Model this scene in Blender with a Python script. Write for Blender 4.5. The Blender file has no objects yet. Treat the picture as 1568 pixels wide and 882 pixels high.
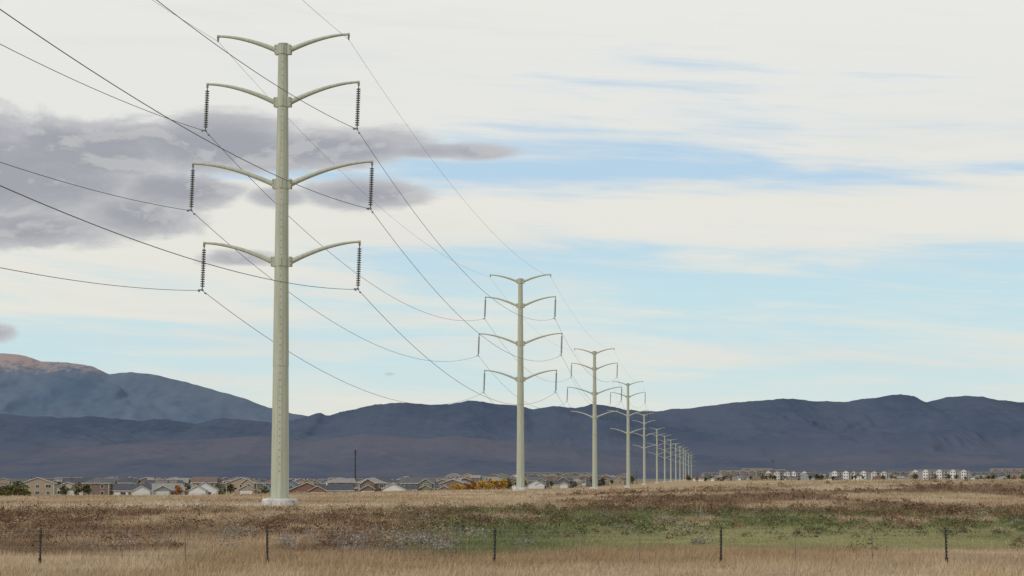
import bpy, math, random
import numpy as np
from mathutils import Vector
random.seed(7); rng=np.random.default_rng(11)
scene=bpy.context.scene
COL=scene.collection
K=3713.0   # survey constant: bearing units
def lin(r,g,b):
    f=lambda c:(c/255/12.92 if c/255<=.04045 else ((c/255+.055)/1.055)**2.4)
    return (f(r),f(g),f(b),1.0)
# ------------------------------------------------------------------ noise
def _h(ix,iy,s):
    n=(ix.astype(np.int64)*374761393+iy.astype(np.int64)*668265263+s*1442695041)&0xffffffff
    n=((n^(n>>13))*1274126177)&0xffffffff
    n=(n^(n>>16))&0xffffffff
    return n/4294967295.0
def vn(x,y,s=0):
    x=np.asarray(x,float);y=np.asarray(y,float)
    ix=np.floor(x);iy=np.floor(y);fx=x-ix;fy=y-iy
    fx=fx*fx*fx*(fx*(fx*6-15)+10);fy=fy*fy*fy*(fy*(fy*6-15)+10)
    a=_h(ix,iy,s);b=_h(ix+1,iy,s);c=_h(ix,iy+1,s);d=_h(ix+1,iy+1,s)
    return (a*(1-fx)+b*fx)*(1-fy)+(c*(1-fx)+d*fx)*fy
def fbm(x,y,s=0,o=4,g=.5):
    t=0;a=1;n=0
    for i in range(o):
        t=t+a*vn(x*2**i+i*17.3,y*2**i-i*9.1,s+i);n+=a;a*=g
    return t/n
def ridged(x,y,s=0,o=5):
    t=0;a=1;n=0
    for i in range(o):
        t=t+a*(1-abs(2*vn(x*2**i+i*7.7,y*2**i+i*3.1,s+i)-1));n+=a;a*=.5
    return t/n
def ss(a,b,x):
    t=np.clip((np.asarray(x,float)-a)/(b-a),0,1);return t*t*(3-2*t)
# ------------------------------------------------------------------ terrain height
def H(x,y):
    x=np.asarray(x,float);y=np.asarray(y,float)
    s=x-(0.089*(y-208)-19.9)
    line=np.interp(y,[0,208,456,700,930,1400,2500,5000,12000],[0,0,0,-1,-1.4,-1.6,-1.0,0,0])
    val=-4.6*ss(290,640,y)*(1-ss(1600,2600,y))*(1-ss(-85,-12,s))
    ls=line*ss(-85,-12,s)
    z=val+np.where(y<1600,ls,line*.6+ls*.4)
    z=z+2.0*ss(0,75,s)*ss(180,430,y)*(1-ss(700,1300,y))+.9*ss(10,90,s)*ss(1300,2000,y)*(1-ss(6000,9000,y))
    z=z-.14*(1-ss(84,120,y))
    z=z+(fbm(x/28,y/22,3,3)-.5)*.35*ss(80,110,y)*(1-ss(500,800,y))*(1-np.exp(-((x+20)**2+(y-208)**2)/80))
    return z
# ------------------------------------------------------------------ mesh helpers
def np_mesh(name,verts,faces,cols=None,smooth=False,mat=None,link=True):
    me=bpy.data.meshes.new(name)
    k=faces.shape[1];nf=len(faces)
    me.vertices.add(len(verts));me.vertices.foreach_set('co',np.ascontiguousarray(verts,dtype=np.float32).ravel())
    me.loops.add(nf*k);me.loops.foreach_set('vertex_index',np.ascontiguousarray(faces,dtype=np.int32).ravel())
    me.polygons.add(nf);me.polygons.foreach_set('loop_start',np.arange(0,nf*k,k,dtype=np.int32))
    me.update(calc_edges=True)
    me.polygons.foreach_set('use_smooth',np.full(nf,smooth))
    if cols is not None:
        ca=me.color_attributes.new('Col','FLOAT_COLOR','POINT')
        c=np.ones((len(verts),4),np.float32);c[:,:3]=cols
        ca.data.foreach_set('color',c.ravel())
    if mat:me.materials.append(mat)
    if not link:return me
    o=bpy.data.objects.new(name,me);COL.objects.link(o);return o
def grid_faces(nx,ny):
    i=np.arange(ny-1)[:,None]*nx+np.arange(nx-1)[None,:]
    i=i.ravel();return np.stack([i,i+1,i+nx+1,i+nx],1)
# ------------------------------------------------------------------ materials
def new_mat(name):
    m=bpy.data.materials.new(name);m.use_nodes=True
    nt=m.node_tree;return m,nt,nt.nodes['Principled BSDF']
def simple(name,col,rough=.7,metal=0,noise=0,scale=3.0,spec=.3):
    m,nt,b=new_mat(name)
    b.inputs['Roughness'].default_value=rough;b.inputs['Metallic'].default_value=metal
    b.inputs['Specular IOR Level'].default_value=spec
    if noise:
        tc=nt.nodes.new('ShaderNodeTexCoord');n=nt.nodes.new('ShaderNodeTexNoise')
        n.inputs['Scale'].default_value=scale;n.inputs['Detail'].default_value=3
        nt.links.new(tc.outputs['Object'],n.inputs['Vector'])
        r=nt.nodes.new('ShaderNodeMapRange');r.inputs[1].default_value=.3;r.inputs[2].default_value=.7
        r.inputs[3].default_value=1-noise;r.inputs[4].default_value=1+noise
        nt.links.new(n.outputs['Fac'],r.inputs[0])
        v=nt.nodes.new('ShaderNodeVectorMath');v.operation='SCALE'
        v.inputs[0].default_value=col[:3];nt.links.new(r.outputs[0],v.inputs['Scale'])
        nt.links.new(v.outputs[0],b.inputs['Base Color'])
    else:b.inputs['Base Color'].default_value=(*col[:3],1)
    return m
def attr_mat(name,noise=.25,scale=.5,rough=.95,fine=None):
    m,nt,b=new_mat(name)
    b.inputs['Roughness'].default_value=rough;b.inputs['Specular IOR Level'].default_value=.05
    at=nt.nodes.new('ShaderNodeAttribute');at.attribute_name='Col'
    src=at.outputs['Color']
    lst=([(scale,noise)] if noise else [])+([fine] if fine else [])
    if lst:
        g=nt.nodes.new('ShaderNodeNewGeometry')
    for sc,am in lst:
        n=nt.nodes.new('ShaderNodeTexNoise');n.inputs['Scale'].default_value=sc;n.inputs['Detail'].default_value=3
        nt.links.new(g.outputs['Position'],n.inputs['Vector'])
        r=nt.nodes.new('ShaderNodeMapRange');r.inputs[1].default_value=.3;r.inputs[2].default_value=.7
        r.inputs[3].default_value=1-am;r.inputs[4].default_value=1+am
        nt.links.new(n.outputs['Fac'],r.inputs[0])
        v=nt.nodes.new('ShaderNodeVectorMath');v.operation='SCALE'
        nt.links.new(src,v.inputs[0]);nt.links.new(r.outputs[0],v.inputs['Scale']);src=v.outputs[0]
    nt.links.new(src,b.inputs['Base Color'])
    return m
# ------------------------------------------------------------------ ground cover classes
STRAW=np.array([.375,.272,.165]);PALE=np.array([.49,.385,.262]);BROWN=np.array([.195,.125,.078])
GREEN=np.array([.13,.155,.06]);YGREEN=np.array([.265,.255,.11])
def cover(x,y):
    b=x/np.maximum(y,30)
    w=(fbm(x/9,y/14,21,3)-.5)*18
    t=y+w
    n1=fbm(x/5,y/16,31,4);n2=fbm(x/12,y/30,41,3)
    fe=79+9*ss(-.02,.06,b)
    notfore=ss(fe-2,fe+5,t)
    gr=notfore*(1-ss(165,215,t))*ss(-.07,-.01,b)*ss(.28,.44,n1+.12*(1-ss(110,150,t)))
    yg=notfore*(1-ss(112,128,t))*ss(.0,.06,b)*ss(.33,.52,n2)
    br=notfore*(1-ss(160,185,t))*(1-ss(-.05,.0,b))*ss(.34,.54,n1)
    br=np.maximum(br,ss(135,155,t)*(1-ss(300,420,t))*ss(.0,.05,b)*ss(.40,.56,fbm(x/8,y/30,51,4)))
    br=np.maximum(br,.6*notfore*ss(.55,.65,fbm(x/6,y/9,61,3))*(1-ss(170,200,t)))
    return gr,yg,br,notfore
def covcol(x,y):
    gr,yg,br,nf=cover(x,y)
    p=fbm(x/7,y/20,71,4)[...,None]
    c=STRAW*(1-ss(.35,.65,p))+PALE*ss(.35,.65,p)
    for wgt,cc in ((br,BROWN),(gr,GREEN),(yg,YGREEN)):
        c=c*(1-wgt[...,None])+cc*wgt[...,None]
    return c
# ------------------------------------------------------------------ ground sheet
ys=np.concatenate([np.linspace(-200,48,30),np.geomspace(50,46000,330)])
tt=np.linspace(-1,1,361);xs=10*np.sinh(8.2*tt)*1.6
X,Y=np.meshgrid(xs,ys);Z=H(X,Y)
c=covcol(X,Y)*.75
far=ss(450,750,Y)[...,None]
town=np.array([.20,.165,.11])*(.7+.6*fbm(X/60,Y/90,81,4)[...,None])
leftw=(1-ss(-60,0,X-(0.089*(Y-208)-19.9)))[...,None]
fc=np.array([.33,.24,.14])*(.85+.3*fbm(X/60,Y/60,83,3)[...,None])
c=c*(1-far)+(town*leftw+fc*(1-leftw))*far
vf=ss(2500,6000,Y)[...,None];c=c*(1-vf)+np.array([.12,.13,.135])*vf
gp=np.exp(-((X+29)/24)**2-((Y-218)/15)**2)[...,None]*ss(.33,.55,fbm(X/4,Y/9,87,3))[...,None]
c=c*(1-gp)+np.array([.52,.48,.42])*gp
ground_mat=attr_mat('dry_field_soil',.2,.35,fine=(3.0,.25))
np_mesh('ground',np.stack([X,Y,Z],-1).reshape(-1,3),grid_faces(len(xs),len(ys)),c.reshape(-1,3),True,ground_mat)
# ------------------------------------------------------------------ grass blades
def blades(x,y,h,w,col):
    n=len(x);z=H(x,y)-.03
    a=rng.uniform(0,2*np.pi,n);ca=np.cos(a)*w/2;sa=np.sin(a)*w/2
    lx=rng.normal(0,.38,n)*h+.1*h;ly=rng.normal(0,.38,n)*h
    v=np.empty((n,3,3));v[:,0]=np.stack([x-ca,y-sa,z],1);v[:,1]=np.stack([x+ca,y+sa,z],1)
    v[:,2]=np.stack([x+lx,y+ly,z+h],1)
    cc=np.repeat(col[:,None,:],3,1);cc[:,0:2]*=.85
    return v.reshape(-1,3),cc.reshape(-1,3)
def scatter(y0,y1,n,marg=.245):
    u=rng.uniform(0,1,n);y=np.sqrt(y0*y0+u*(y1*y1-y0*y0))
    x=rng.uniform(-1,1,n)*(y*marg+3);return x,y
VS=[];CS=[]
for (y0,y1,n,h0,h1,w0,w1) in ((54,94,210000,.09,.27,.010,.024),(94,165,160000,.12,.30,.018,.045),(165,300,140000,.13,.32,.03,.08),(300,620,100000,.14,.34,.06,.14)):
    x,y=scatter(y0,y1,n)
    gr,yg,br,nf=cover(x,y)
    hm=.45+1.1*fbm(x/1.4,y/2.2,91,3)
    h=rng.uniform(h0,h1,n)*hm*(1-.35*yg)*(1-.35*gr)
    h=h*np.where(rng.uniform(0,1,n)<.04,1.6,1)
    col=covcol(x,y)
    r=rng.uniform(0,1,n)[:,None]
    straw=np.where(rng.uniform(0,1,n)[:,None]<.25,1.0,0.0)*nf[:,None]
    col=col*(1-straw*.5)+PALE*straw*.5
    col=col*(.72+.56*r)*(.78+.44*fbm(x/2.5,y/5,95,3))[:,None]
    s=x-(0.089*(y-208)-19.9)
    keep=(((x+19.9)**2+(y-208)**2)>6)&~((y>330)&(s<-30)&(rng.uniform(0,1,n)<.5))
    g=np.exp(-((x+29)/24)**2-((y-218)/15)**2);keep&=~(rng.uniform(0,1,n)<g*.95)
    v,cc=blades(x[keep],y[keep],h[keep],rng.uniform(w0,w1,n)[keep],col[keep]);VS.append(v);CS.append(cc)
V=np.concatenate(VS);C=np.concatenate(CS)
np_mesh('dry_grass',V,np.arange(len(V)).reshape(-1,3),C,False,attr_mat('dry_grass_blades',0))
# ------------------------------------------------------------------ shrubs
def shrubs(name,x,y,R,base,nl,leaf):
    n=len(x)
    i=np.repeat(np.arange(n),nl);m=len(i)
    th=rng.uniform(0,2*np.pi,m);u=rng.uniform(0,1,m);rr=rng.uniform(.35,1,m)**.6
    lump=1+.35*np.sin(th*3+i*1.7)*np.cos(u*5+i)+rng.normal(0,.08,m)
    sz=R[i]*rr*lump
    ph=np.sqrt(1-u*u)
    px=x[i]+sz*ph*np.cos(th);py=y[i]+sz*ph*np.sin(th);pz=H(x,y)[i]+sz*u*.9*(.8+.4*_h(i,i,5))
    l=leaf*(.6+.8*rng.uniform(0,1,m))*(.7+R[i]*.5)
    v=np.empty((m,3,3))
    for k in range(3):
        d=rng.normal(0,1,(m,3));d/=np.linalg.norm(d,axis=1)[:,None]
        d[:,2]=abs(d[:,2])*1.2 if k==2 else d[:,2]*.5
        v[:,k]=np.stack([px,py,pz],1)+d*l[:,None]
    col=base[i]*(.7+.6*rng.uniform(0,1,m))[:,None]
    cc=np.repeat(col[:,None,:],3,1).reshape(-1,3)
    return np_mesh(name,v.reshape(-1,3),np.arange(m*3).reshape(-1,3),cc,False,attr_mat(name+'_leaves',0))
x,y=scatter(84,190,4600)
gr,yg,br,nf=cover(x,y)
k=(rng.uniform(0,1,len(x))<np.clip(br*.42+.03*nf,0,1))
x1,y1=x[k],y[k];n=len(x1)
cb=np.array([.205,.122,.074])*(.6+.7*rng.uniform(0,1,n))[:,None]
alt=rng.uniform(0,1,n)[:,None];cb=np.where(alt<.27,np.array([.115,.072,.048]),cb);cb=np.where(alt>.72,np.array([.29,.215,.135]),cb)
shrubs('rabbitbrush',x1,y1,.2+.85*rng.uniform(0,1,n)**1.7,cb,170,.055)
x,y=scatter(84,150,3000)
bb=x/y
k=(rng.uniform(0,1,len(x))<.36*(1-ss(-.035,-.01,bb))*(1-ss(100,114,y))*ss(-.19,-.13,bb)*ss(.36,.5,fbm(x/4,y/6,101,3))+.012)&(cover(x,y)[3]>.6)
x2,y2=x[k],y[k];n=len(x2)
shrubs('sagebrush',x2,y2,rng.uniform(.25,.62,n),np.array([.27,.25,.225])*(.7+.6*rng.uniform(0,1,n))[:,None],190,.05)
x,y=scatter(100,230,5200)
gr,yg,br,nf=cover(x,y)
k=(rng.uniform(0,1,len(x))<gr*.4)
x3,y3=x[k],y[k];n=len(x3)
shrubs('green_weeds',x3,y3,rng.uniform(.2,.55,n),np.array([.115,.128,.06])*(.6+.75*rng.uniform(0,1,n))[:,None],85,.065)
x,y=scatter(140,480,6600)
gr,yg,br,nf=cover(x,y)
k=(rng.uniform(0,1,len(x))<br*.5)&(x/y>-.01)
x4,y4=x[k],y[k];n=len(x4)
shrubs('brush_on_rise',x4,y4,.25+.75*rng.uniform(0,1,n)**1.5,np.array([.195,.122,.075])*(.55+.75*rng.uniform(0,1,n))[:,None],65,.11)
# ------------------------------------------------------------------ mountains
def prof(pts):
    u=np.array([p[0] for p in pts],float);v=np.array([p[1] for p in pts],float)
    return (u-784)/K,(732-v)/K
def mountain(name,pts,y0,yc,mat,nx,ny,x0,x1,carve,sx,seed,rough,gexp=1.25,r2=.19,r3=.03):
    pb,pe=prof(pts)
    xs=np.linspace(x0,x1,nx)*yc;wy=np.concatenate([np.linspace(0,1,ny),np.linspace(1.03,1.5,10)])
    X,W=np.meshgrid(xs,wy);Yc=yc*(1+.03*(fbm(X/4000,X*0,seed+9,3)-.5))
    Y=y0+(Yc-y0)*W
    b=X/Yc
    S=np.interp(b,pb,pe)+rough*(fbm(X/yc*240,X*0+3,seed+5,5,.6)-.5)/K*6
    wx=X+ (fbm(X/1800,Y/2600,seed+2,4)-.5)*2600
    R=ridged(wx/sx,Y/(sx*2.2),seed,5)
    R2=ridged(wx/(sx*.28),Y/(sx*.6),seed+40,4)
    R3=fbm(X/(sx*.09),Y/(sx*.12),seed+60,3)
    Wc=np.clip(W,0,1)
    g=Wc**gexp
    cv=carve*(1-Wc**3)
    z=S*Yc*g*(1-cv*(1-np.clip(R*1.6-.42,0,1)))*(1-r2*(1-Wc**5)*(1-R2))*(1-r3*(1-Wc**6)*R3)
    z=np.where(W>1,S*Yc*(1-1.2*(W-1)),z)
    z=z+2.4-30*(W<=0)
    F=grid_faces(nx,len(wy))
    return np_mesh(name,np.stack([X,Y,z],-1).reshape(-1,3),F,None,True,mat)
def mtn_mat(name,c1,c2,c3=None,zlo=0,zhi=1,sc=.0006,zn=420,p0=.55,p1=.78):  # slope colours passed in carry aerial haze as a blue tint
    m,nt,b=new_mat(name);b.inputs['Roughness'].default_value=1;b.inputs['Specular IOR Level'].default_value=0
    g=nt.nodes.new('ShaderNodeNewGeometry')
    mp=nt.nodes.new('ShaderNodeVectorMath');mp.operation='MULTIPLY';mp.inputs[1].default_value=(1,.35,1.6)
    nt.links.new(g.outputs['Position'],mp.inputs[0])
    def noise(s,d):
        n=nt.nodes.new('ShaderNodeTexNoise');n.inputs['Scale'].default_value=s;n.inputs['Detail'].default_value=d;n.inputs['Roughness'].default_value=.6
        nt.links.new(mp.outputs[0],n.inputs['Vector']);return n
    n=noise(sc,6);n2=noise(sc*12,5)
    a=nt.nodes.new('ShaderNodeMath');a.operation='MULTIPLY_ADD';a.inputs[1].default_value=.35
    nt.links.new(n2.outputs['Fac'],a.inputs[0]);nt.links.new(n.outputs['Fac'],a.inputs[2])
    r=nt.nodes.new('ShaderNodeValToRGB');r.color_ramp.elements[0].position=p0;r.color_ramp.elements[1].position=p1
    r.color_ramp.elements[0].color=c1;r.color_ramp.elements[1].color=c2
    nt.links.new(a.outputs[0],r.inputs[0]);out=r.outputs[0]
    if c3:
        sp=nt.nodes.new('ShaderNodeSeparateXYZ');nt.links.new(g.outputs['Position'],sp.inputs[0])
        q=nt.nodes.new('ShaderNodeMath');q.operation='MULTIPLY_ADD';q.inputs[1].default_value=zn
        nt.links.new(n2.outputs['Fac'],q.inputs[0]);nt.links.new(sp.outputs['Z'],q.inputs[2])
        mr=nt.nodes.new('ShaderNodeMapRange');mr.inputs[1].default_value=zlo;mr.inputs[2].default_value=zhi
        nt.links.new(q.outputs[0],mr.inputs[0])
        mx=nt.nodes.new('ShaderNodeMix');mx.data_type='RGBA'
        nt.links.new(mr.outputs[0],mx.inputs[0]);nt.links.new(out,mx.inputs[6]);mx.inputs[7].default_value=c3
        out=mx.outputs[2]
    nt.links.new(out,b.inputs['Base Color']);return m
farp=[(-500,560),(-250,548),(-100,538),(0,541),(20,542),(35,545),(60,553),(100,555),(140,561),(165,573),(180,571),(200,570),(230,573),(280,584),(330,598),(370,609),(410,624),(450,634),(490,640),(560,655),(800,690),(1400,700)]
nearp=[(-700,640),(-300,628),(0,634),(60,638),(100,640),(150,638),(200,644),(250,642),(300,650),(340,640),(380,644),(430,648),(470,638),(490,631),(500,636),(540,628),(575,619),(620,616),(660,620),(690,618),(715,613),(750,617),(790,620),(815,626),(850,622),(880,625),(910,619),(940,622),(960,628),(1000,631),(1030,627),(1060,625),(1100,620),(1150,614),(1190,611),(1220,611),(1260,615),(1300,614),(1340,609),(1380,604),(1400,606),(1420,616),(1450,608),(1480,606),(1510,608),(1530,613),(1568,616),(1800,600),(2300,630)]
footp=[(-700,690),(0,690),(120,684),(250,676),(400,668),(480,676),(560,664),(640,672),(700,668),(850,682),(1000,694),(1200,702),(1350,694),(1568,696),(2300,700)]
mountain('mountain_range',farp,20500,30000,mtn_mat('far_mountain_hazed',(.090,.128,.188,1),(.122,.155,.205,1),(.30,.245,.235,1),1540,1700,.0009,500),700,160,-.42,.25,.6,2300,5,.4)  # distance haze is painted into these pale blue base colours
mountain('hills',nearp,11800,18500,mtn_mat('forested_hills_hazed',(.056,.078,.122,1),(.078,.099,.142,1),(.102,.110,.147,1),380,60,.0011,120),1200,200,-.36,.36,.62,1300,15,.7)  # forest and slope tones with bluish haze mixed into the base colour
mountain('foothills',footp,8200,11500,mtn_mat('foothill_slopes_hazed',(.070,.089,.132,1),(.106,.112,.143,1),None,0,1,.0016),800,100,-.36,.36,.5,800,25,.4)  # blue cast is aerial haze put into the slope colour
# ------------------------------------------------------------------ builder for hard-surface meshes
class MB:
    def __init__(s):s.v=[];s.f=[];s.m=[];s.sm=[]
    def add(s,vs,fs,mat,smooth=False):
        o=len(s.v);s.v+= [tuple(p) for p in vs]
        for f in fs:s.f.append(tuple(o+i for i in f));s.m.append(mat);s.sm.append(smooth)
    def box(s,x0,x1,y0,y1,z0,z1,mat):
        s.add([(x0,y0,z0),(x1,y0,z0),(x1,y1,z0),(x0,y1,z0),(x0,y0,z1),(x1,y0,z1),(x1,y1,z1),(x0,y1,z1)],
              [(0,3,2,1),(4,5,6,7),(0,1,5,4),(1,2,6,5),(2,3,7,6),(3,0,4,7)],mat)
    def tube(s,pts,rad,n,mat,smooth=True,cap=True,flat=1.0):
        rings=[];N=len(pts)
        for i,p in enumerate(pts):
            p=Vector(p);d=(Vector(pts[min(i+1,N-1)])-Vector(pts[max(i-1,0)])).normalized()
            up=Vector((0,1,0)) if abs(d.y)<.9 else Vector((1,0,0))
            a=d.cross(up).normalized();b=a.cross(d).normalized()
            rings.append([p+(a*math.cos(2*math.pi*(k+.5)/n)+b*math.sin(2*math.pi*(k+.5)/n)*flat)*rad[i] for k in range(n)])
        vs=[q for r in rings for q in r];fs=[]
        for i in range(N-1):
            for k in range(n):
                fs.append((i*n+k,i*n+(k+1)%n,(i+1)*n+(k+1)%n,(i+1)*n+k))
        s.add(vs,fs,mat,smooth)
        if cap:s.add(rings[0],[tuple(range(n))[::-1]],mat);s.add(rings[-1],[tuple(range(n))],mat)
    def gable(s,x0,x1,y0,y1,z,h,mw,mr,axis='x',ov=.45,th=.18):
        def T(a,b,c):return (a,b,c) if axis=='x' else (b,a,c)
        if axis=='y':x0,x1,y0,y1=y0,y1,x0,x1
        ym=(y0+y1)/2;sl=h/(ym-y0)
        s.add([T(x0+.003,y0,z),T(x0+.003,y1,z),T(x0+.003,ym,z+h),T(x1-.003,y0,z),T(x1-.003,y1,z),T(x1-.003,ym,z+h)],[(0,1,2),(3,5,4)],mw)
        for sy,ye in ((-1,y0),(1,y1)):
            e=ye+sy*ov;ze=z-ov*sl
            P=[T(x0-ov,e,ze),T(x1+ov,e,ze),T(x1+ov,ym,z+h),T(x0-ov,ym,z+h),T(x0-ov,e,ze+th),T(x1+ov,e,ze+th),T(x1+ov,ym,z+h+th),T(x0-ov,ym,z+h+th)]
            s.add(P,[(0,1,2,3),(4,5,6,7)],mr);s.add(P,[(0,1,5,4),(1,2,6,5),(3,0,4,7)],3)
    def hip(s,x0,x1,y0,y1,z,h,mr,ov=.5,th=.15):
        x0-=ov;x1+=ov;y0-=ov;y1+=ov;d=(y1-y0)/2;ym=(y0+y1)/2
        s.box(x0,x1,y0,y1,z-.02,z+th,3)
        z+=th+.003
        s.add([(x0,y0,z),(x1,y0,z),(x1,y1,z),(x0,y1,z),(x0+d,ym,z+h),(x1-d,ym,z+h)],[(0,1,5,4),(1,2,5),(2,3,4,5),(3,0,4)],mr)
    def mesh(s,name,mats):
        me=bpy.data.meshes.new(name);me.from_pydata(s.v,[],s.f)
        for m in mats:me.materials.append(m)
        me.polygons.foreach_set('material_index',s.m);me.polygons.foreach_set('use_smooth',s.sm);me.update();return me
def obj(name,me,loc=(0,0,0),rz=0,parent=None,sc=1):
    o=bpy.data.objects.new(name,me);COL.objects.link(o);o.location=loc;o.rotation_euler=(0,0,rz)
    if sc!=1:o.scale=(sc,)*3
    if parent:o.parent=parent
    return o
# ------------------------------------------------------------------ transmission towers
def pole_mat():
    m,nt,b=new_mat('weathered_steel_paint')
    b.inputs['Roughness'].default_value=.55;b.inputs['Metallic'].default_value=.0;b.inputs['Specular IOR Level'].default_value=.35
    tc=nt.nodes.new('ShaderNodeTexCoord');mp=nt.nodes.new('ShaderNodeMapping');mp.inputs['Scale'].default_value=(3,3,.22)
    n=nt.nodes.new('ShaderNodeTexNoise');n.inputs['Scale'].default_value=1.5;n.inputs['Detail'].default_value=5
    nt.links.new(tc.outputs['Object'],mp.inputs[0]);nt.links.new(mp.outputs[0],n.inputs['Vector'])
    r=nt.nodes.new('ShaderNodeValToRGB');r.color_ramp.elements[0].position=.3;r.color_ramp.elements[1].position=.75
    r.color_ramp.elements[0].color=(.350,.370,.285,1);r.color_ramp.elements[1].color=(.465,.485,.385,1)
    nt.links.new(n.outputs['Fac'],r.inputs[0]);nt.links.new(r.outputs[0],b.inputs['Base Color']);return m
STEEL=pole_mat();DSTEEL=simple('galvanised_fittings',(.2,.2,.19),.5,.6)
INS=simple('insulator_glaze',(.045,.037,.037),.35,0,spec=.5)
CONC=simple('concrete',(.50,.49,.46),.9,0,.25,2.5)
WIRE=simple('aluminium_conductor',(.10,.10,.105),.6,.3)
ARMS=[(39.55,5.75,1.35,False),(34.95,6.65,1.75,True),(27.8,7.85,1.95,True),(21.05,6.8,1.75,True)]
def pole_r(z):return .79-(.79-.40)*z/40
def make_pole(z0):
    b=MB();n=12
    b.tube([(0,0,z0),(0,0,12.2)],[pole_r(z0),pole_r(12.2)],n,0,False)
    b.tube([(0,0,12.0),(0,0,26.2)],[pole_r(12)+.02,pole_r(26.2)+.02],n,0,False)
    b.tube([(0,0,26.0),(0,0,40.0)],[pole_r(26)+.04,pole_r(40)+.02],n,0,False)
    b.tube([(0,0,40.0),(0,0,40.08)],[.46,.46],n,0,False)
    b.tube([(0,0,z0),(0,0,z0+.08)],[1.1,1.1],16,0,False)
    for i in range(60):
        z=3+i*.6
        for a in (.6,3.7):
            r=pole_r(z)+.02;x=math.cos(a-2.1)*r;y=math.sin(a-2.1)*r
            b.box(x-.035,x+.035,y-.035,y+.035,z,z+.04,1)
    return b
def make_arms():
    b=MB()
    for z,L,rise,_ in ARMS:
        for s in (-1,1):
            pts=[];rad=[];N=12
            r0=pole_r(z)+.1
            for i in range(N+1):
                t=i/N;x=r0+(L-r0)*t
                f=1-(1-t)**1.75
                pts.append((s*x,0,z-.1+rise*f));rad.append(.235-.135*t)
            b.tube(pts,rad,8,0,True)
            xe,_,ze=pts[-1]
            b.box(xe-.09,xe+.09,-.03,.03,ze-.34,ze-.05,1)
            b.tube([(xe-s*.12,0,ze),(xe+s*.08,0,ze)],[.13,.13],8,0,False)
        r=pole_r(z)
        b.tube([(0,0,z-.42),(0,0,z+.36)],[r+.07,r+.07],12,0,False)
        for s in (-1,1):
            for y in (-.27,.21):
                b.box(min(s*(r-.02),s*(r+.32)),max(s*(r-.02),s*(r+.32)),y,y+.06,z-.46,z+.40,0)
            b.box(min(s*(r+.0),s*(r+.16)),max(s*(r+.0),s*(r+.16)),-.2,.2,z-.36,z+.30,0)
            for zz in (-.3,0,.25):b.box(s*(r+.24)-.035,s*(r+.24)+.035,-.31,-.26,z+zz-.035,z+zz+.035,1)
        b.box(-.09,.09,-r-.12,-r-.03,z-.40,z+.34,0)
    return b
def tipz(z,rise):return z-.1+rise
def make_ins():
    b=MB()
    for z,L,rise,has in ARMS:
        for s in (-1,1):
            x=s*L;zt=tipz(z,rise)-.3
            if has:
                lean=-.05
                def P(d):return (x+lean*d*.7,0,zt-d)
                b.tube([P(0),P(3.75)],[.045,.045],6,0)
                for i in range(17):
                    d=.25+i*.195
                    b.tube([P(d),P(d+.05),P(d+.12)],[.07,.18,.19],10,0,True)
                q=P(3.75)
                b.box(q[0]-.05,q[0]+.05,-.35,.35,q[2]-.1,q[2]+.04,1)
                b.box(q[0]-.3,q[0]+.1,-.04,.04,q[2]-.02,q[2]+.04,1)
                b.box(q[0]-.36,q[0]-.26,-.07,.07,q[2]-.1,q[2]+.02,1)
                for yy in (-1.3,1.3):
                    b.box(q[0]-.05,q[0]+.05,yy-.22,yy-.1,q[2]-.28,q[2]-.16,1);b.box(q[0]-.05,q[0]+.05,yy+.1,yy+.22,q[2]-.28,q[2]-.16,1)
                    b.box(q[0]-.012,q[0]+.012,yy-.2,yy+.2,q[2]-.23,q[2]-.21,1)
            else:
                b.box(x-.04,x+.04,-.15,.15,zt-.2,zt-.02,1)
    return b
def make_base():
    b=MB();n=20;vs=[];rr=[1.5+.14*random.random() for _ in range(n)]
    for z,k in ((-1.0,1.06),(.5,1.02),(.66,.96)):
        for i in range(n):
            a=2*math.pi*i/n;vs.append((math.cos(a)*rr[i]*k,math.sin(a)*rr[i]*k,z))
    fs=[(j*n+i,j*n+(i+1)%n,(j+1)*n+(i+1)%n,(j+1)*n+i) for j in range(2) for i in range(n)]+[tuple(range(2*n,3*n))]
    b.add(vs,fs,0)
    return b
PM=make_pole(.662).mesh('steel_pole',[STEEL,DSTEEL]);AM=make_arms().mesh('davit_arms',[STEEL,DSTEEL])
IM=make_ins().mesh('insulator_strings',[INS,DSTEEL]);BM=make_base().mesh('concrete_foundation',[CONC])
PMtall=make_pole(-6.3).mesh('steel_pole_extended',[STEEL,DSTEEL])
TW=[(-41.6,-40),(-19.9,208),(1.6,456),(23.9,700),(44.5,928),(75,1374),(107,1789),(131.7,2090),(152,2320),(176,2605),(194,2800),(210,2970),(231,3228),(258,3540),(287,3880)]
zs=[];angs=[]
for i,(tx,ty) in enumerate(TW):
    z=float(H(tx,ty)) if i!=0 else 7.0
    if i==1:z=0.0
    p=TW[max(i-1,0)];q=TW[min(i+1,len(TW)-1)]
    a=-math.atan2(q[0]-p[0],q[1]-p[1]);zs.append(z);angs.append(a)
    e=bpy.data.objects.new('transmission_tower',None);COL.objects.link(e);e.location=(tx,ty,z);e.rotation_euler=(0,0,a)
    obj('pole',PM if i else PMtall,parent=e);obj('davit_arms',AM,parent=e);obj('insulator_strings',IM,parent=e)
    obj('concrete_foundation',BM,parent=e,loc=(0,0,0 if i else -7))
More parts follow.
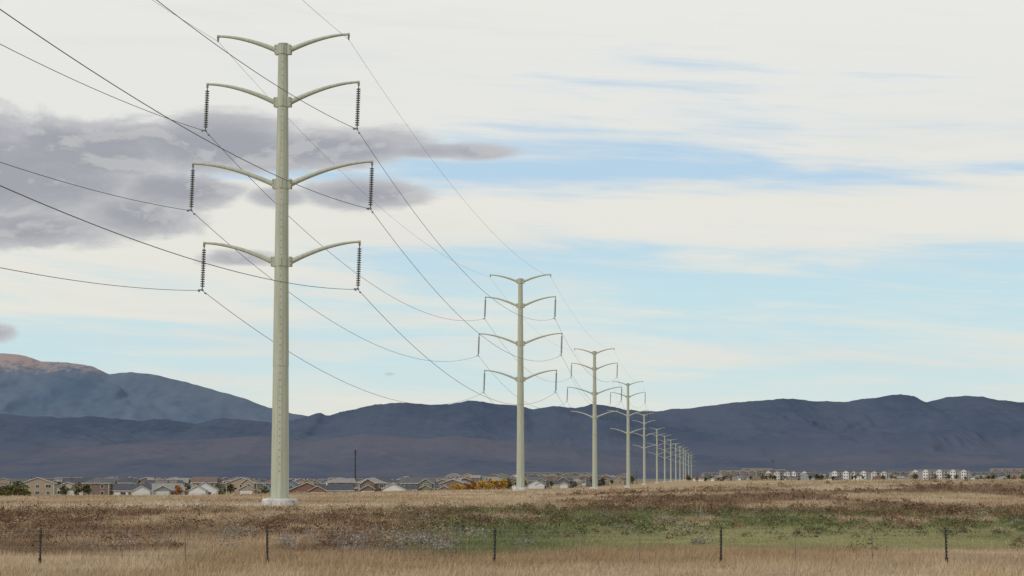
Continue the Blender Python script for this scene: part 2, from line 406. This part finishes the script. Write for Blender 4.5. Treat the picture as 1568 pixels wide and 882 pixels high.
for z,L,rise,has in ARMS:
    for s in (-1,1):
        pts=[]
        lx=s*L+(-.05*3.75*.7 if has else 0);lz=tipz(z,rise)-.3-(3.82 if has else .15)
        ends=[(tx+lx*math.cos(a),ty+lx*math.sin(a),zz+lz) for (tx,ty),zz,a in zip(TW,zs,angs)]
        for i in range(len(ends)-1):
            A=Vector(ends[i]);B=Vector(ends[i+1]);D=(B-A).length
            S=5.5*(D/249)**1.5*(1 if has else .62)
            if i==0:S=6.6*(1 if has else .8)
            N=48 if i<2 else 20
            for j in range(N+(1 if i==len(ends)-2 else 0)):
                t=j/N;p=A.lerp(B,t);p.z-=4*S*t*(1-t);pts.append(p)
        cu=bpy.data.curves.new('power_line',type='CURVE');cu.dimensions='3D';cu.bevel_depth=.024 if has else .013;cu.bevel_resolution=1
        sp=cu.splines.new('POLY');sp.points.add(len(pts)-1)
        for k,p in enumerate(pts):sp.points[k].co=(*p,1)
        cu.materials.append(WIRE)
        o=bpy.data.objects.new('power_line' if has else 'shield_wire',cu);COL.objects.link(o)
b=MB()
for i in range(230):
    a=random.uniform(0,6.28);r=1.5+abs(random.gauss(0,1.6));x=-19.9+math.cos(a)*r*1.3;y=208+math.sin(a)*r
    if i>90:x=-19.9-random.uniform(2,24);y=208+random.uniform(-5,16)
    s=random.uniform(.06,.26);z=float(H(x,y));vs=[]
    for dx,dy,dz in ((1,0,0),(-1,0,0),(0,1,0),(0,-1,0),(0,0,1),(0,0,-1)):
        k=s*random.uniform(.6,1.3);vs.append((x+dx*k,y+dy*k,z+dz*k*.6))
    b.add(vs,[(0,2,4),(2,1,4),(1,3,4),(3,0,4),(2,0,5),(1,2,5),(3,1,5),(0,3,5)],0)
obj('gravel',b.mesh('gravel',[simple('pale_gravel',(.48,.45,.41),.9,0,.3,5)]))
# ------------------------------------------------------------------ fence
def fy(x):return 72+.012*x
DARK=simple('fence_post_steel',(.035,.038,.035),.7,0,.3,8)
TW_=simple('fence_stay_wood',(.20,.17,.14),.9,0,.3,8);FW=simple('fence_wire_steel',(.25,.24,.22),.6,.3)
e=bpy.data.objects.new('wire_fence',None);COL.objects.link(e)
b=MB();b2=MB()
x0=(65-784)/K*72;sp=6.71
for i in range(-4,10):
    x=x0+i*sp;y=fy(x);z=float(H(x,y));le=random.uniform(-.03,.03)
    b.tube([(x,y,z-.2),(x+le,y,z+1.08)],[.03,.03],5,0,False)
    b.box(x-.045,x+.045,y-.012,y+.012,z-.05,z+.2,0)
    for hh in range(9):b.box(x-.036,x+.036,y-.05,y-.022,z+.15+hh*.1,z+.18+hh*.1,0)
    for f in ((.33,.67) if i%2 else (.36,.64)):
        xs_=x+sp*f;zz=float(H(xs_,y));b2.tube([(xs_,y,zz+.12),(xs_+random.uniform(-.04,.04),y,zz+.98)],[.016,.013],5,0,False)
obj('fence_posts',b.mesh('fence_posts',[DARK]),parent=e);obj('fence_stays',b2.mesh('fence_stays',[TW_]),parent=e)
b=MB()
for hh in (.3,.52,.74,.9,1.02):
    pts=[]
    for i in range(-4,9):
        for j in range(6):
            t=j/6;x=x0+(i+t)*sp;pts.append((x,fy(x)-.03,float(H(x,fy(x)))+hh-.035*4*t*(1-t)))
    b.tube(pts,[.0045]*len(pts),4,0)
    for p0,p1 in zip(pts[:-1],pts[1:]):
        for q in range(4):
            t=(q+.5)/4;x=p0[0]+(p1[0]-p0[0])*t;z=p0[2]+(p1[2]-p0[2])*t;y=p0[1]
            b.box(x-.004,x+.004,y-.02,y+.02,z-.018,z+.018,0)
obj('barbed_wire',b.mesh('barbed_wire',[FW]),parent=e)
# ------------------------------------------------------------------ houses
GLASS=simple('window_glass',(.03,.035,.045),.15,0,spec=.6);TRIM=simple('white_trim',(.62,.61,.58),.6)
DOORM=simple('door_paint',(.12,.07,.05),.5)
ROOFS=[simple('asphalt_shingles_%d'%i,c,.95,0,.2,1.2) for i,c in enumerate([(.105,.103,.105),(.16,.14,.125),(.070,.072,.082),(.23,.22,.205),(.14,.105,.09)])]
WALLS=[simple('siding_%s'%n,c,.8,0,.06,1) for n,c in [('tan',(.34,.27,.19)),('white',(.64,.63,.60)),('grey',(.27,.28,.29)),('brown',(.19,.135,.10)),('beige',(.44,.385,.30)),('blue_grey',(.17,.22,.27)),('olive',(.20,.20,.14)),('dark',(.11,.105,.10)),('rust',(.22,.13,.09))]]
def win(b,x,z,w,h,y,s):
    b.box(x-w/2-.12,x+w/2+.12,min(y,y+s*.05),max(y,y+s*.05),z-.12,z+h+.12,3)
    b.box(x-w/2,x+w/2,min(y+s*.051,y+s*.08),max(y+s*.051,y+s*.08),z,z+h,2)
    b.box(x-.03,x+.03,min(y+s*.081,y+s*.1),max(y+s*.081,y+s*.1),z,z+h,3)
def winx(b,y,z,w,h,x,s):
    b.box(min(x,x+s*.05),max(x,x+s*.05),y-w/2-.12,y+w/2+.12,z-.12,z+h+.12,3)
    b.box(min(x+s*.051,x+s*.08),max(x+s*.051,x+s*.08),y-w/2,y+w/2,z,z+h,2)
def house(kind,wall,roof,r):
    b=MB();W=r.uniform(10,14.5);D=r.uniform(8.5,10.5)
    F=2.8 if kind in(0,3) else 5.3
    b.box(-W/2,W/2,-D/2,D/2,-1,F,0)
    if kind==0:b.gable(-W/2,W/2,-D/2,D/2,F,2.3,0,1)
    elif kind==1:b.gable(-W/2,W/2,-D/2,D/2,F,2.2,0,1,r.choice('xy'))
    elif kind==2:b.hip(-W/2,W/2,-D/2,D/2,F,2.2,1)
    else:b.gable(-W/2,W/2,-D/2,D/2,F,2.9,0,1,'y')
    gx=-W/2+.2 if r.random()<.5 else W/2-6.4
    b.box(gx,gx+6.2,-D/2-3.2,-D/2-.003,-1,2.8,0);b.gable(gx,gx+6.2,-D/2-3.2,-D/2+.8,2.8,1.6,0,1,'y')
    b.box(gx+.6,gx+5.6,-D/2-3.25,-D/2-3.201,0,2.2,3)
    for k in range(1,4):b.box(gx+.6,gx+5.6,-D/2-3.256,-D/2-3.251,.55*k-.03,.55*k,4)
    if F>4 and r.random()<.6:
        b.box(gx+.5,gx+5.7,-D/2-1.2,-D/2-.004,3.0,F,0);b.gable(gx+.5,gx+5.7,-D/2-1.2,-D/2+3,F,1.7,0,1,'y')
        win(b,gx+3.1,3.7,1.6,1.2,-D/2-1.2,-1)
    dx=gx+7.4 if gx<0 else gx-1.2
    b.box(dx-.65,dx+.65,-D/2-.04,-D/2-.001,0,2.3,3);b.box(dx-.5,dx+.5,-D/2-.08,-D/2-.041,0,2.15,4)
    ox=gx+9.8 if gx<0 else gx-3.6
    if abs(ox)<W/2-1:win(b,ox,1.0,1.8,1.2,-D/2,-1)
    for fl in range(1 if F<4 else 2):
        for k in (-.33,0,.33):
            win(b,W*k,1+2.6*fl,r.choice([1.2,1.5,2.0]),1.2,D/2,1)
            if fl:win(b,W*k,3.6,1.4,1.2,-D/2,-1)
        for k in (-.25,.25):
            winx(b,D*k,1+2.6*fl,1.1,1.2,W/2,1);winx(b,D*k,1+2.6*fl,1.1,1.2,-W/2,-1)
    b.box(W*.2,W*.2+.5,.8,1.3,F+.6,F+2.7,4 if kind%2 else 0)
    for sx in(-1,1):
        for sy in (-1,1):b.box(sx*W/2-.08,sx*W/2+.08,sy*D/2-.08,sy*D/2+.08,-1,F-.15,3)
    b.box(-2.5,2.5,D/2+.1,D/2+3,.3,.5,4)
    for px in (-2.4,0,2.3):b.box(px,px+.12,D/2+2.8,D/2+2.92,-1,1.4,4)
    b.box(-2.5,2.5,D/2+2.82,D/2+2.9,1.401,1.5,4)
    return b.mesh('house',[wall,roof,GLASS,TRIM,DOORM])
rr=random.Random(3);HM=[]
for i in range(34):
    HM.append(house([1,0,2,3,1,2,0][i%7],WALLS[[0,2,3,4,6,5,0,1,7,3,8,2][i%12]],ROOFS[[0,1,2,0,2,3,4][rr.randrange(7)]],rr))
NH=len(HM)
white=house(3,WALLS[1],ROOFS[0],rr);white0=house(0,WALLS[1],ROOFS[2],rr);dark0=house(0,WALLS[7],ROOFS[1],rr)
def put(name,me,x,y,rz,zoff=0,sc=1):
    return obj(name,me,(x,y,float(H(x,y))+zoff),rz,None,sc)
for u,Yd,me,rz in ((315,866,white,0),(203,850,white0,.15),(255,900,HM[1],.3),(60,905,HM[0],3.2),(105,930,HM[3],.1),(150,890,HM[9],1.6),(20,960,HM[8],.1),(375,925,HM[0],-.2),(470,850,HM[10],.1),(512,860,white0,3.3),(430,900,HM[5],.2),(605,905,white0,1.5),(570,930,HM[2],.1),(640,940,HM[4],0),(665,990,HM[6],3.1),(345,980,dark0,.4)):
    put('house',me,(u-784)/K*Yd,Yd,rz,0,.95)
ry=975
while ry<1950:
    x=-.30*ry+rr.uniform(0,10);lim=-.02*ry
    while x<lim:
        y=ry+rr.uniform(-12,12)+.06*x
        if rr.random()<.88:
            put('house',HM[rr.randrange(NH)] if rr.random()>.09 else white,x,y,rr.choice([0,0,math.pi,math.pi/2,-math.pi/2])+rr.uniform(-.3,.3),rr.uniform(-.5,.5),rr.uniform(.76,.98))
        x+=rr.uniform(14,20)*(1 if ry<1400 else 1.1)
    ry+=rr.uniform(34,52)*(1 if ry<1400 else 1.4)
for ry in (1650,1740,1840,1960,2100,2300,2450,2600):
    x=-.024*ry if ry>2000 else 0
    while x<.05*ry:
        if rr.random()<.88:put('house',HM[rr.randrange(NH)],x,ry+rr.uniform(-15,15),rr.choice([0,math.pi,math.pi/2])+rr.uniform(-.15,.15),.7,.95)
        x+=rr.uniform(14,21)
for ry in (2550,2650,2800,2950,3150,3400,3700,4100,4600):
    x=.078*ry
    while x<.30*ry:
        if rr.random()<.66:put('house',HM[rr.randrange(NH)] if rr.random()>.1 else white,x,ry+rr.uniform(-25,25),rr.uniform(0,6.28),rr.uniform(-.6,.6),rr.uniform(.75,1))
        x+=rr.uniform(16,32)
# ------------------------------------------------------------------ apartments
def apartment(L,fl,r,wc,roofm):
    b=MB();D=16;Fh=3.0;Ht=fl*Fh
    b.box(-L/2,L/2,-D/2,D/2,-2,Ht,5);b.gable(-L/2,L/2,-D/2,D/2,Ht,2.1,0,1)
    n=int(L//11)
    for i in range(n):
        cx=-L/2+(i+.5)*L/n;w=5.8
        b.box(cx-w/2,cx+w/2,-D/2-2,-D/2-.003,-2,Ht+.2,0);b.gable(cx-w/2,cx+w/2,-D/2-2,-D/2+5,Ht+.2,1.5,0,1,'y')
        for f in range(fl):
            for k in (-1.4,1.4):win(b,cx+k,1+f*Fh,1.3,1.3,-D/2-2,-1)
            bx=cx+L/n/2
            if i<n-1:
                b.box(bx-2.4,bx+2.4,-D/2-1.5,-D/2-.01,f*Fh+.1,f*Fh+.3,3);b.box(bx-2.4,bx+2.4,-D/2-1.5,-D/2-1.42,f*Fh+1.2,f*Fh+1.3,3)
                b.box(bx-.9,bx+.9,-D/2-.05,-D/2-.003,f*Fh+.35,f*Fh+2.4,2)
            win(b,cx,1+f*Fh,1.6,1.3,D/2,1)
    for f in range(fl):
        for k in (-4,0,4):
            winx(b,k,1+f*Fh,1.3,1.3,L/2,1);winx(b,k,1+f*Fh,1.3,1.3,-L/2,-1)
    return b.mesh('apartment_building',[wc,roofm,GLASS,TRIM,DOORM,WALLS[2]])
W2=simple('apartment_white',(.64,.64,.63),.7)
A1=apartment(42,3,rr,W2,ROOFS[0]);A2=apartment(24,3,rr,W2,ROOFS[2]);A3=apartment(50,3,rr,WALLS[3],ROOFS[1]);A4=apartment(46,2,rr,WALLS[7],ROOFS[0])
for u,Yd,me,dz in ((1192,2620,A2,-.8),(1224,2650,A2,-.8),(1288,2600,A2,-.5),(1314,2640,A2,-.3),(1340,2680,A2,-.5),(1412,2550,A2,.6),(1438,2530,A1,.8),(1466,2580,A2,.8),(1130,3300,A3,2),(1175,3350,A3,3),(1100,3400,A4,3),(1160,3800,A3,6),(1225,3600,A4,3),(1385,3300,A4,3),(1545,3300,A3,4),(1510,3000,A4,2),
                 (830,2500,A4,1),(872,2550,A4,1)):
    x=(u-784)/K*Yd;put('apartment_building',me,x,Yd,rr.uniform(-.35,.35),dz)
# ------------------------------------------------------------------ masts
def mast(name,x,y,h,r,lattice):
    b=MB()
    if not lattice:
        b.tube([(0,0,-1),(0,0,h*.5),(0,0,h)],[r,r*.9,r*.7],8,0)
        b.tube([(0,0,h-2.2),(0,0,h-.4)],[r*1.05,r*1.05],8,0)
    else:
        for a in (0,2.09,4.19):b.tube([(math.cos(a)*1.6,math.sin(a)*1.6,-1),(math.cos(a)*.4,math.sin(a)*.4,h)],[.2,.15],5,0)
        n=9
        for i in range(n):
            k0=1.6-1.2*i/n;k1=1.6-1.2*(i+1)/n
            for a in (0,2.09,4.19):
                b.tube([(math.cos(a)*k0,math.sin(a)*k0,h*i/n),(math.cos(a+2.09)*k1,math.sin(a+2.09)*k1,h*(i+1)/n)],[.12,.12],4,0)
        for a in (0,2.09,4.19):b.box(math.cos(a)*1-.5,math.cos(a)*1+.5,math.sin(a)*1-.5,math.sin(a)*1+.5,h-2.6,h-.6,0)
    return obj(name,b.mesh(name,[simple(name+'_metal',(.05,.055,.065) if not lattice else (.10,.11,.13),.6,.2)]),(x,y,float(H(x,y))))
mast('monopole_mast',(544-784)/K*1150,1150,20.5,.45,False)
mast('lattice_radio_mast',(1183-784)/K*2700,2700,23,.3,True)
for u,Yd,h in ((975,1500,9),(1068,1900,9),(1120,2300,10),(1300,2400,9),(1500,2300,9),(1400,2350,9)):
    mast('utility_pole',(u-784)/K*Yd,Yd,h,.16,False)
# ------------------------------------------------------------------ trees
BARK=simple('bark',(.11,.085,.065),.95,0,.3,4)
def tree(name,h,cols,seed,n=650,leaf=.22):
    r=np.random.default_rng(seed);b=MB()
    b.tube([(0,0,-.4),(.05*h*.3,0,h*.3),(0,.03*h,h*.62),(0,0,h*.9)],[.035*h,.026*h,.016*h,.004*h],7,0)
    tips=[]
    for i in range(9):
        a=i*2.4+r.uniform(-.3,.3);z0=h*r.uniform(.18,.62);L=h*r.uniform(.2,.36)*(1.25-z0/h)
        m=(math.cos(a)*L*.5,math.sin(a)*L*.5,z0+L*.35);t=(math.cos(a)*L,math.sin(a)*L,z0+L*.8)
        b.tube([(0,0,z0),m,t],[.014*h,.009*h,.003*h],5,0);tips.append(t);tips.append(m)
    tips+= [(0,0,h*.85),(0,0,h*.7),(.06*h,0,h*.78)]
    me1=b.mesh(name+'_wood',[BARK])
    tips=np.array(tips);k=r.integers(0,len(tips),n)
    cr=h*.12*(.6+.8*r.uniform(0,1,len(tips)))
    d=r.normal(0,1,(n,3));d/=np.linalg.norm(d,axis=1)[:,None];d*=(r.uniform(.3,1,n)**.5)[:,None]
    c=tips[k]+d*cr[k][:,None]*np.array([1.1,1.1,.85])
    v=np.empty((n,4,3));p=r.normal(0,1,(n,3));p/=np.linalg.norm(p,axis=1)[:,None];q=np.cross(p,r.normal(0,1,(n,3)));q/=np.linalg.norm(q,axis=1)[:,None]
    l=(leaf*r.uniform(.5,1.2,n))[:,None]*h/6
    v[:,0]=c-p*l-q*l*.5;v[:,1]=c+p*l*.8-q*l*.7;v[:,2]=c+p*l+q*l*.6;v[:,3]=c-p*l*.7+q*l
    cc=np.array(cols)[r.integers(0,len(cols),len(tips))][k]*(.65+.7*r.uniform(0,1,n))[:,None]
    me2=np_mesh(name+'_leaves',v.reshape(-1,3),np.arange(n*4).reshape(-1,4),np.repeat(cc,4,0),False,LEAFM,False)
    return me1,me2
LEAFM=attr_mat('tree_leaves',0)
G=[(.055,.07,.03),(.075,.085,.035),(.04,.055,.025)];AU=[(.42,.24,.04),(.50,.31,.06),(.34,.17,.04)];OR=[(.30,.12,.035),(.36,.17,.04),(.2,.1,.04)];OL=[(.13,.12,.05),(.18,.15,.06),(.09,.09,.04)]
TR={'g':[tree('green_tree',6,G,s) for s in (1,2)],'a':[tree('autumn_tree',6,AU,s) for s in (3,4)],'o':[tree('orange_tree',6,OR,s) for s in (5,6)],'l':[tree('olive_tree',6,OL,s) for s in (7,8)]}
NM={'g':'green_tree','a':'autumn_tree','o':'orange_tree','l':'olive_tree'}
def put_tree(k,x,y,h,wd=1):
    w,l=rr.choice(TR[k]);e=bpy.data.objects.new(NM[k],None);COL.objects.link(e)
    e.location=(x,y,float(H(x,y)));e.rotation_euler=(0,0,rr.uniform(0,6.28));e.scale=(h/6*rr.uniform(.9,1.25)*wd,)*2+(h/6,)
    obj('trunk_and_limbs',w,parent=e);obj('crown',l,parent=e)
for u in (692,702,709,716,724,733,739,748,757,764,771,779):
    Yd=rr.uniform(820,900);put_tree(rr.choice('aaaol'),(u-784)/K*Yd,Yd,rr.uniform(3.2,5.2))
for u in (-26,-18,-12,-6,-1,4,9,14,18,23,27,32,37,44):
    Yd=rr.uniform(520,600);put_tree(rr.choice('glgl'),(u-784)/K*Yd,Yd,rr.uniform(4.2,5.6) if u<34 else 3.0,1.4)
for i in range(190):
    Yd=rr.uniform(840,1500);bb=rr.uniform(-.235,-.03);put_tree(rr.choice('ggllogll'),bb*Yd,Yd,rr.uniform(2.5,6))
for i in range(55):
    Yd=rr.uniform(1500,2200);bb=rr.uniform(-.03,.05);put_tree(rr.choice('ggllo'),bb*Yd,Yd,rr.uniform(3.5,6.5))
for i in range(150):
    Yd=rr.uniform(2250,3400);bb=rr.uniform(.07,.235);put_tree(rr.choice('ggllo'),bb*Yd,Yd,rr.uniform(3.5,7.5))
# ------------------------------------------------------------------ world
w=bpy.data.worlds.new('World');scene.world=w;w.use_nodes=True;nt=w.node_tree;nt.nodes.clear()
try:
    w.cycles.sampling_method='MANUAL';w.cycles.sample_map_resolution=512
except Exception as ex:print(ex)
sunv=Vector((-.62,-.58,.62)).normalized()
L_=nt.links.new
def inp(s,v):
    if isinstance(v,(int,float)):s.default_value=v
    else:L_(v,s)
def M(op,a,b=0.0,c=0.0):
    n=nt.nodes.new('ShaderNodeMath');n.operation=op;inp(n.inputs[0],a);inp(n.inputs[1],b);inp(n.inputs[2],c);return n.outputs[0]
def MR(x,a,b,c=0.,d=1.,sm=True):
    n=nt.nodes.new('ShaderNodeMapRange');n.interpolation_type='SMOOTHSTEP' if sm else 'LINEAR'
    inp(n.inputs[0],x);n.inputs[1].default_value=a;n.inputs[2].default_value=b;n.inputs[3].default_value=c;n.inputs[4].default_value=d;return n.outputs[0]
def NZ(x,y,z,det=6,rough=.5,dist=0):
    cb=nt.nodes.new('ShaderNodeCombineXYZ');inp(cb.inputs[0],x);inp(cb.inputs[1],y);inp(cb.inputs[2],z)
    n=nt.nodes.new('ShaderNodeTexNoise');n.inputs['Scale'].default_value=1;n.inputs['Detail'].default_value=det;n.inputs['Roughness'].default_value=rough;n.inputs['Distortion'].default_value=dist
    L_(cb.outputs[0],n.inputs['Vector']);return n.outputs['Fac']
def MIX(f,a,b):
    n=nt.nodes.new('ShaderNodeMix');n.data_type='RGBA';inp(n.inputs[0],f)
    for s,v in ((n.inputs[6],a),(n.inputs[7],b)):
        if isinstance(v,tuple):s.default_value=v
        else:L_(v,s)
    return n.outputs[2]
def RAMP(x,stops):
    n=nt.nodes.new('ShaderNodeValToRGB');cr=n.color_ramp
    while len(cr.elements)<len(stops):cr.elements.new(1)
    for e_,(p,c_) in zip(cr.elements,stops):
        e_.position=p;e_.color=c_ if isinstance(c_,tuple) else (c_,c_,c_,1)
    L_(x,n.inputs[0]);return n.outputs[0]
tc=nt.nodes.new('ShaderNodeTexCoord');sx=nt.nodes.new('ShaderNodeSeparateXYZ');L_(tc.outputs['Generated'],sx.inputs[0])
az=M('ARCTAN2',sx.outputs[0],sx.outputs[1]);el=M('ARCSINE',sx.outputs[2])
sky=nt.nodes.new('ShaderNodeTexSky');sky.sky_type='NISHITA';sky.sun_disc=False
sky.sun_elevation=math.asin(sunv.z);sky.sun_rotation=math.atan2(sunv.x,sunv.y)
en=M('MULTIPLY',el,4.0)
sh=M('MULTIPLY_ADD',az,.05,el)
streak=NZ(M('MULTIPLY',az,6.5),M('MULTIPLY',sh,60.),1.3,6,.6,.5)
streak2=NZ(M('MULTIPLY',az,13.),M('MULTIPLY',sh,150.),7.3,4,.6,.3)
soft=NZ(M('MULTIPLY',az,5.),M('MULTIPLY',el,18.),3.1,2,.5)
def vv(v):return max(0,(732-v)/K*4)
cov=RAMP(en,[(0,.46),(vv(640),.46),(vv(590),.26),(vv(520),.24),(vv(470),.33),(vv(420),.31),(vv(385),.42),(vv(350),.76),(vv(315),.88),(vv(295),.60),(vv(268),.24),(vv(240),.52),(vv(200),.57),(vv(150),.70),(vv(90),.96),(vv(0),1.0)])
left=M('MULTIPLY',MR(az,-.03,-.14),MR(el,(732-540)/K,(732-440)/K))
ccov=M('ADD',cov,M('MULTIPLY',left,.45))
dens=M('ADD',ccov,M('ADD',M('MULTIPLY',M('SUBTRACT',streak,.5),1.6),M('ADD',M('MULTIPLY',M('SUBTRACT',streak2,.5),.9),M('MULTIPLY',M('SUBTRACT',soft,.5),.4))))
cl=MR(dens,.12,.78)
blue=RAMP(en,[(0,lin(222,229,224)),(vv(630),lin(215,229,227)),(vv(560),lin(203,227,232)),(vv(450),lin(196,225,234)),(vv(300),lin(184,213,235)),(vv(100),lin(184,210,232)),(1.0,lin(150,190,222))])
cream=RAMP(en,[(0,lin(236,229,216)),(vv(500),lin(233,232,223)),(vv(330),lin(235,233,224)),(vv(120),lin(235,235,230)),(vv(0),lin(238,237,231)),(1.0,lin(232,232,230))])
colr=MIX(cl,blue,cream)
und=MR(M('ADD',M('MULTIPLY',streak2,.5),M('MULTIPLY',soft,.5)),.50,.64)
colr=MIX(M('MULTIPLY',und,.2),colr,lin(212,216,218))
bill=NZ(M('MULTIPLY',az,27.),M('MULTIPLY',el,56.),2.2,7,.6,.25)
tot=None
for u,v,ru,rv,am in ((-10,280,230,92,1.22),(130,236,190,50,1.12),(200,335,120,36,.98),(30,352,170,40,1.0),(330,226,230,48,1.10),(490,228,220,34,1.06),(660,231,170,17,.88),(270,297,110,36,.98),(560,296,110,30,1.0),(420,305,65,20,.75),(370,398,80,16,.68),(0,515,45,22,.85),(595,573,16,5,.5)):
    ca=(u-784)/K;ce=(732-v)/K
    dx=M('MULTIPLY',M('SUBTRACT',az,ca),K/ru);dy=M('MULTIPLY',M('SUBTRACT',el,ce),K/rv)
    q=M('ADD',M('MULTIPLY',dx,dx),M('MULTIPLY',dy,dy))
    g=M('MULTIPLY',M('EXPONENT',M('MULTIPLY',q,-1.0)),am)
    tot=g if tot is None else M('MAXIMUM',tot,g)
dd=M('ADD',tot,M('ADD',M('MULTIPLY',M('SUBTRACT',bill,.5),MR(az,-.16,-.06,1.3,.75)),M('MULTIPLY',M('SUBTRACT',streak,.5),MR(az,-.16,-.06,.4,1.1))))
dd=M('MULTIPLY',dd,MR(tot,.03,.2))
dk=MR(dd,.28,.60)
core=MR(dd,.42,1.05)
gcol=MIX(core,lin(192,192,195),lin(157,158,167))
# billow relief: density compared with a sample slightly higher in the sky
bl3=NZ(M('MULTIPLY',az,27.),M('MULTIPLY',M('ADD',el,.004),56.),2.2,7,.6,.25)
edge=MR(M('SUBTRACT',bill,bl3),.01,.11)
gcol=MIX(M('MULTIPLY',edge,.5),gcol,lin(205,203,203))
colr=MIX(M('MULTIPLY',dk,.94),colr,gcol)
b1=nt.nodes.new('ShaderNodeBackground');L_(sky.outputs[0],b1.inputs[0]);b1.inputs[1].default_value=.09
b2=nt.nodes.new('ShaderNodeBackground');L_(colr,b2.inputs[0]);b2.inputs[1].default_value=1.0
ms=nt.nodes.new('ShaderNodeMixShader');ms.inputs[0].default_value=.93
L_(b1.outputs[0],ms.inputs[1]);L_(b2.outputs[0],ms.inputs[2])
wo=nt.nodes.new('ShaderNodeOutputWorld');L_(ms.outputs[0],wo.inputs[0])
# ------------------------------------------------------------------ sun & camera
sl=bpy.data.lights.new('sun','SUN');sl.energy=1.4;sl.angle=math.radians(10);sl.color=(1,.96,.92)
so=bpy.data.objects.new('sun',sl);COL.objects.link(so);so.rotation_euler=sunv.to_track_quat('Z','Y').to_euler();so.location=(-60,-60,80)
cam=bpy.data.cameras.new('camera');cam.lens=85;cam.sensor_width=36;cam.clip_start=.5;cam.clip_end=90000
co=bpy.data.objects.new('camera',cam);COL.objects.link(co);co.location=(0,0,2.4)
co.rotation_euler=(math.radians(90+4.494),0,0);scene.camera=co
scene.view_settings.view_transform='Standard';scene.view_settings.look='None';scene.view_settings.exposure=0
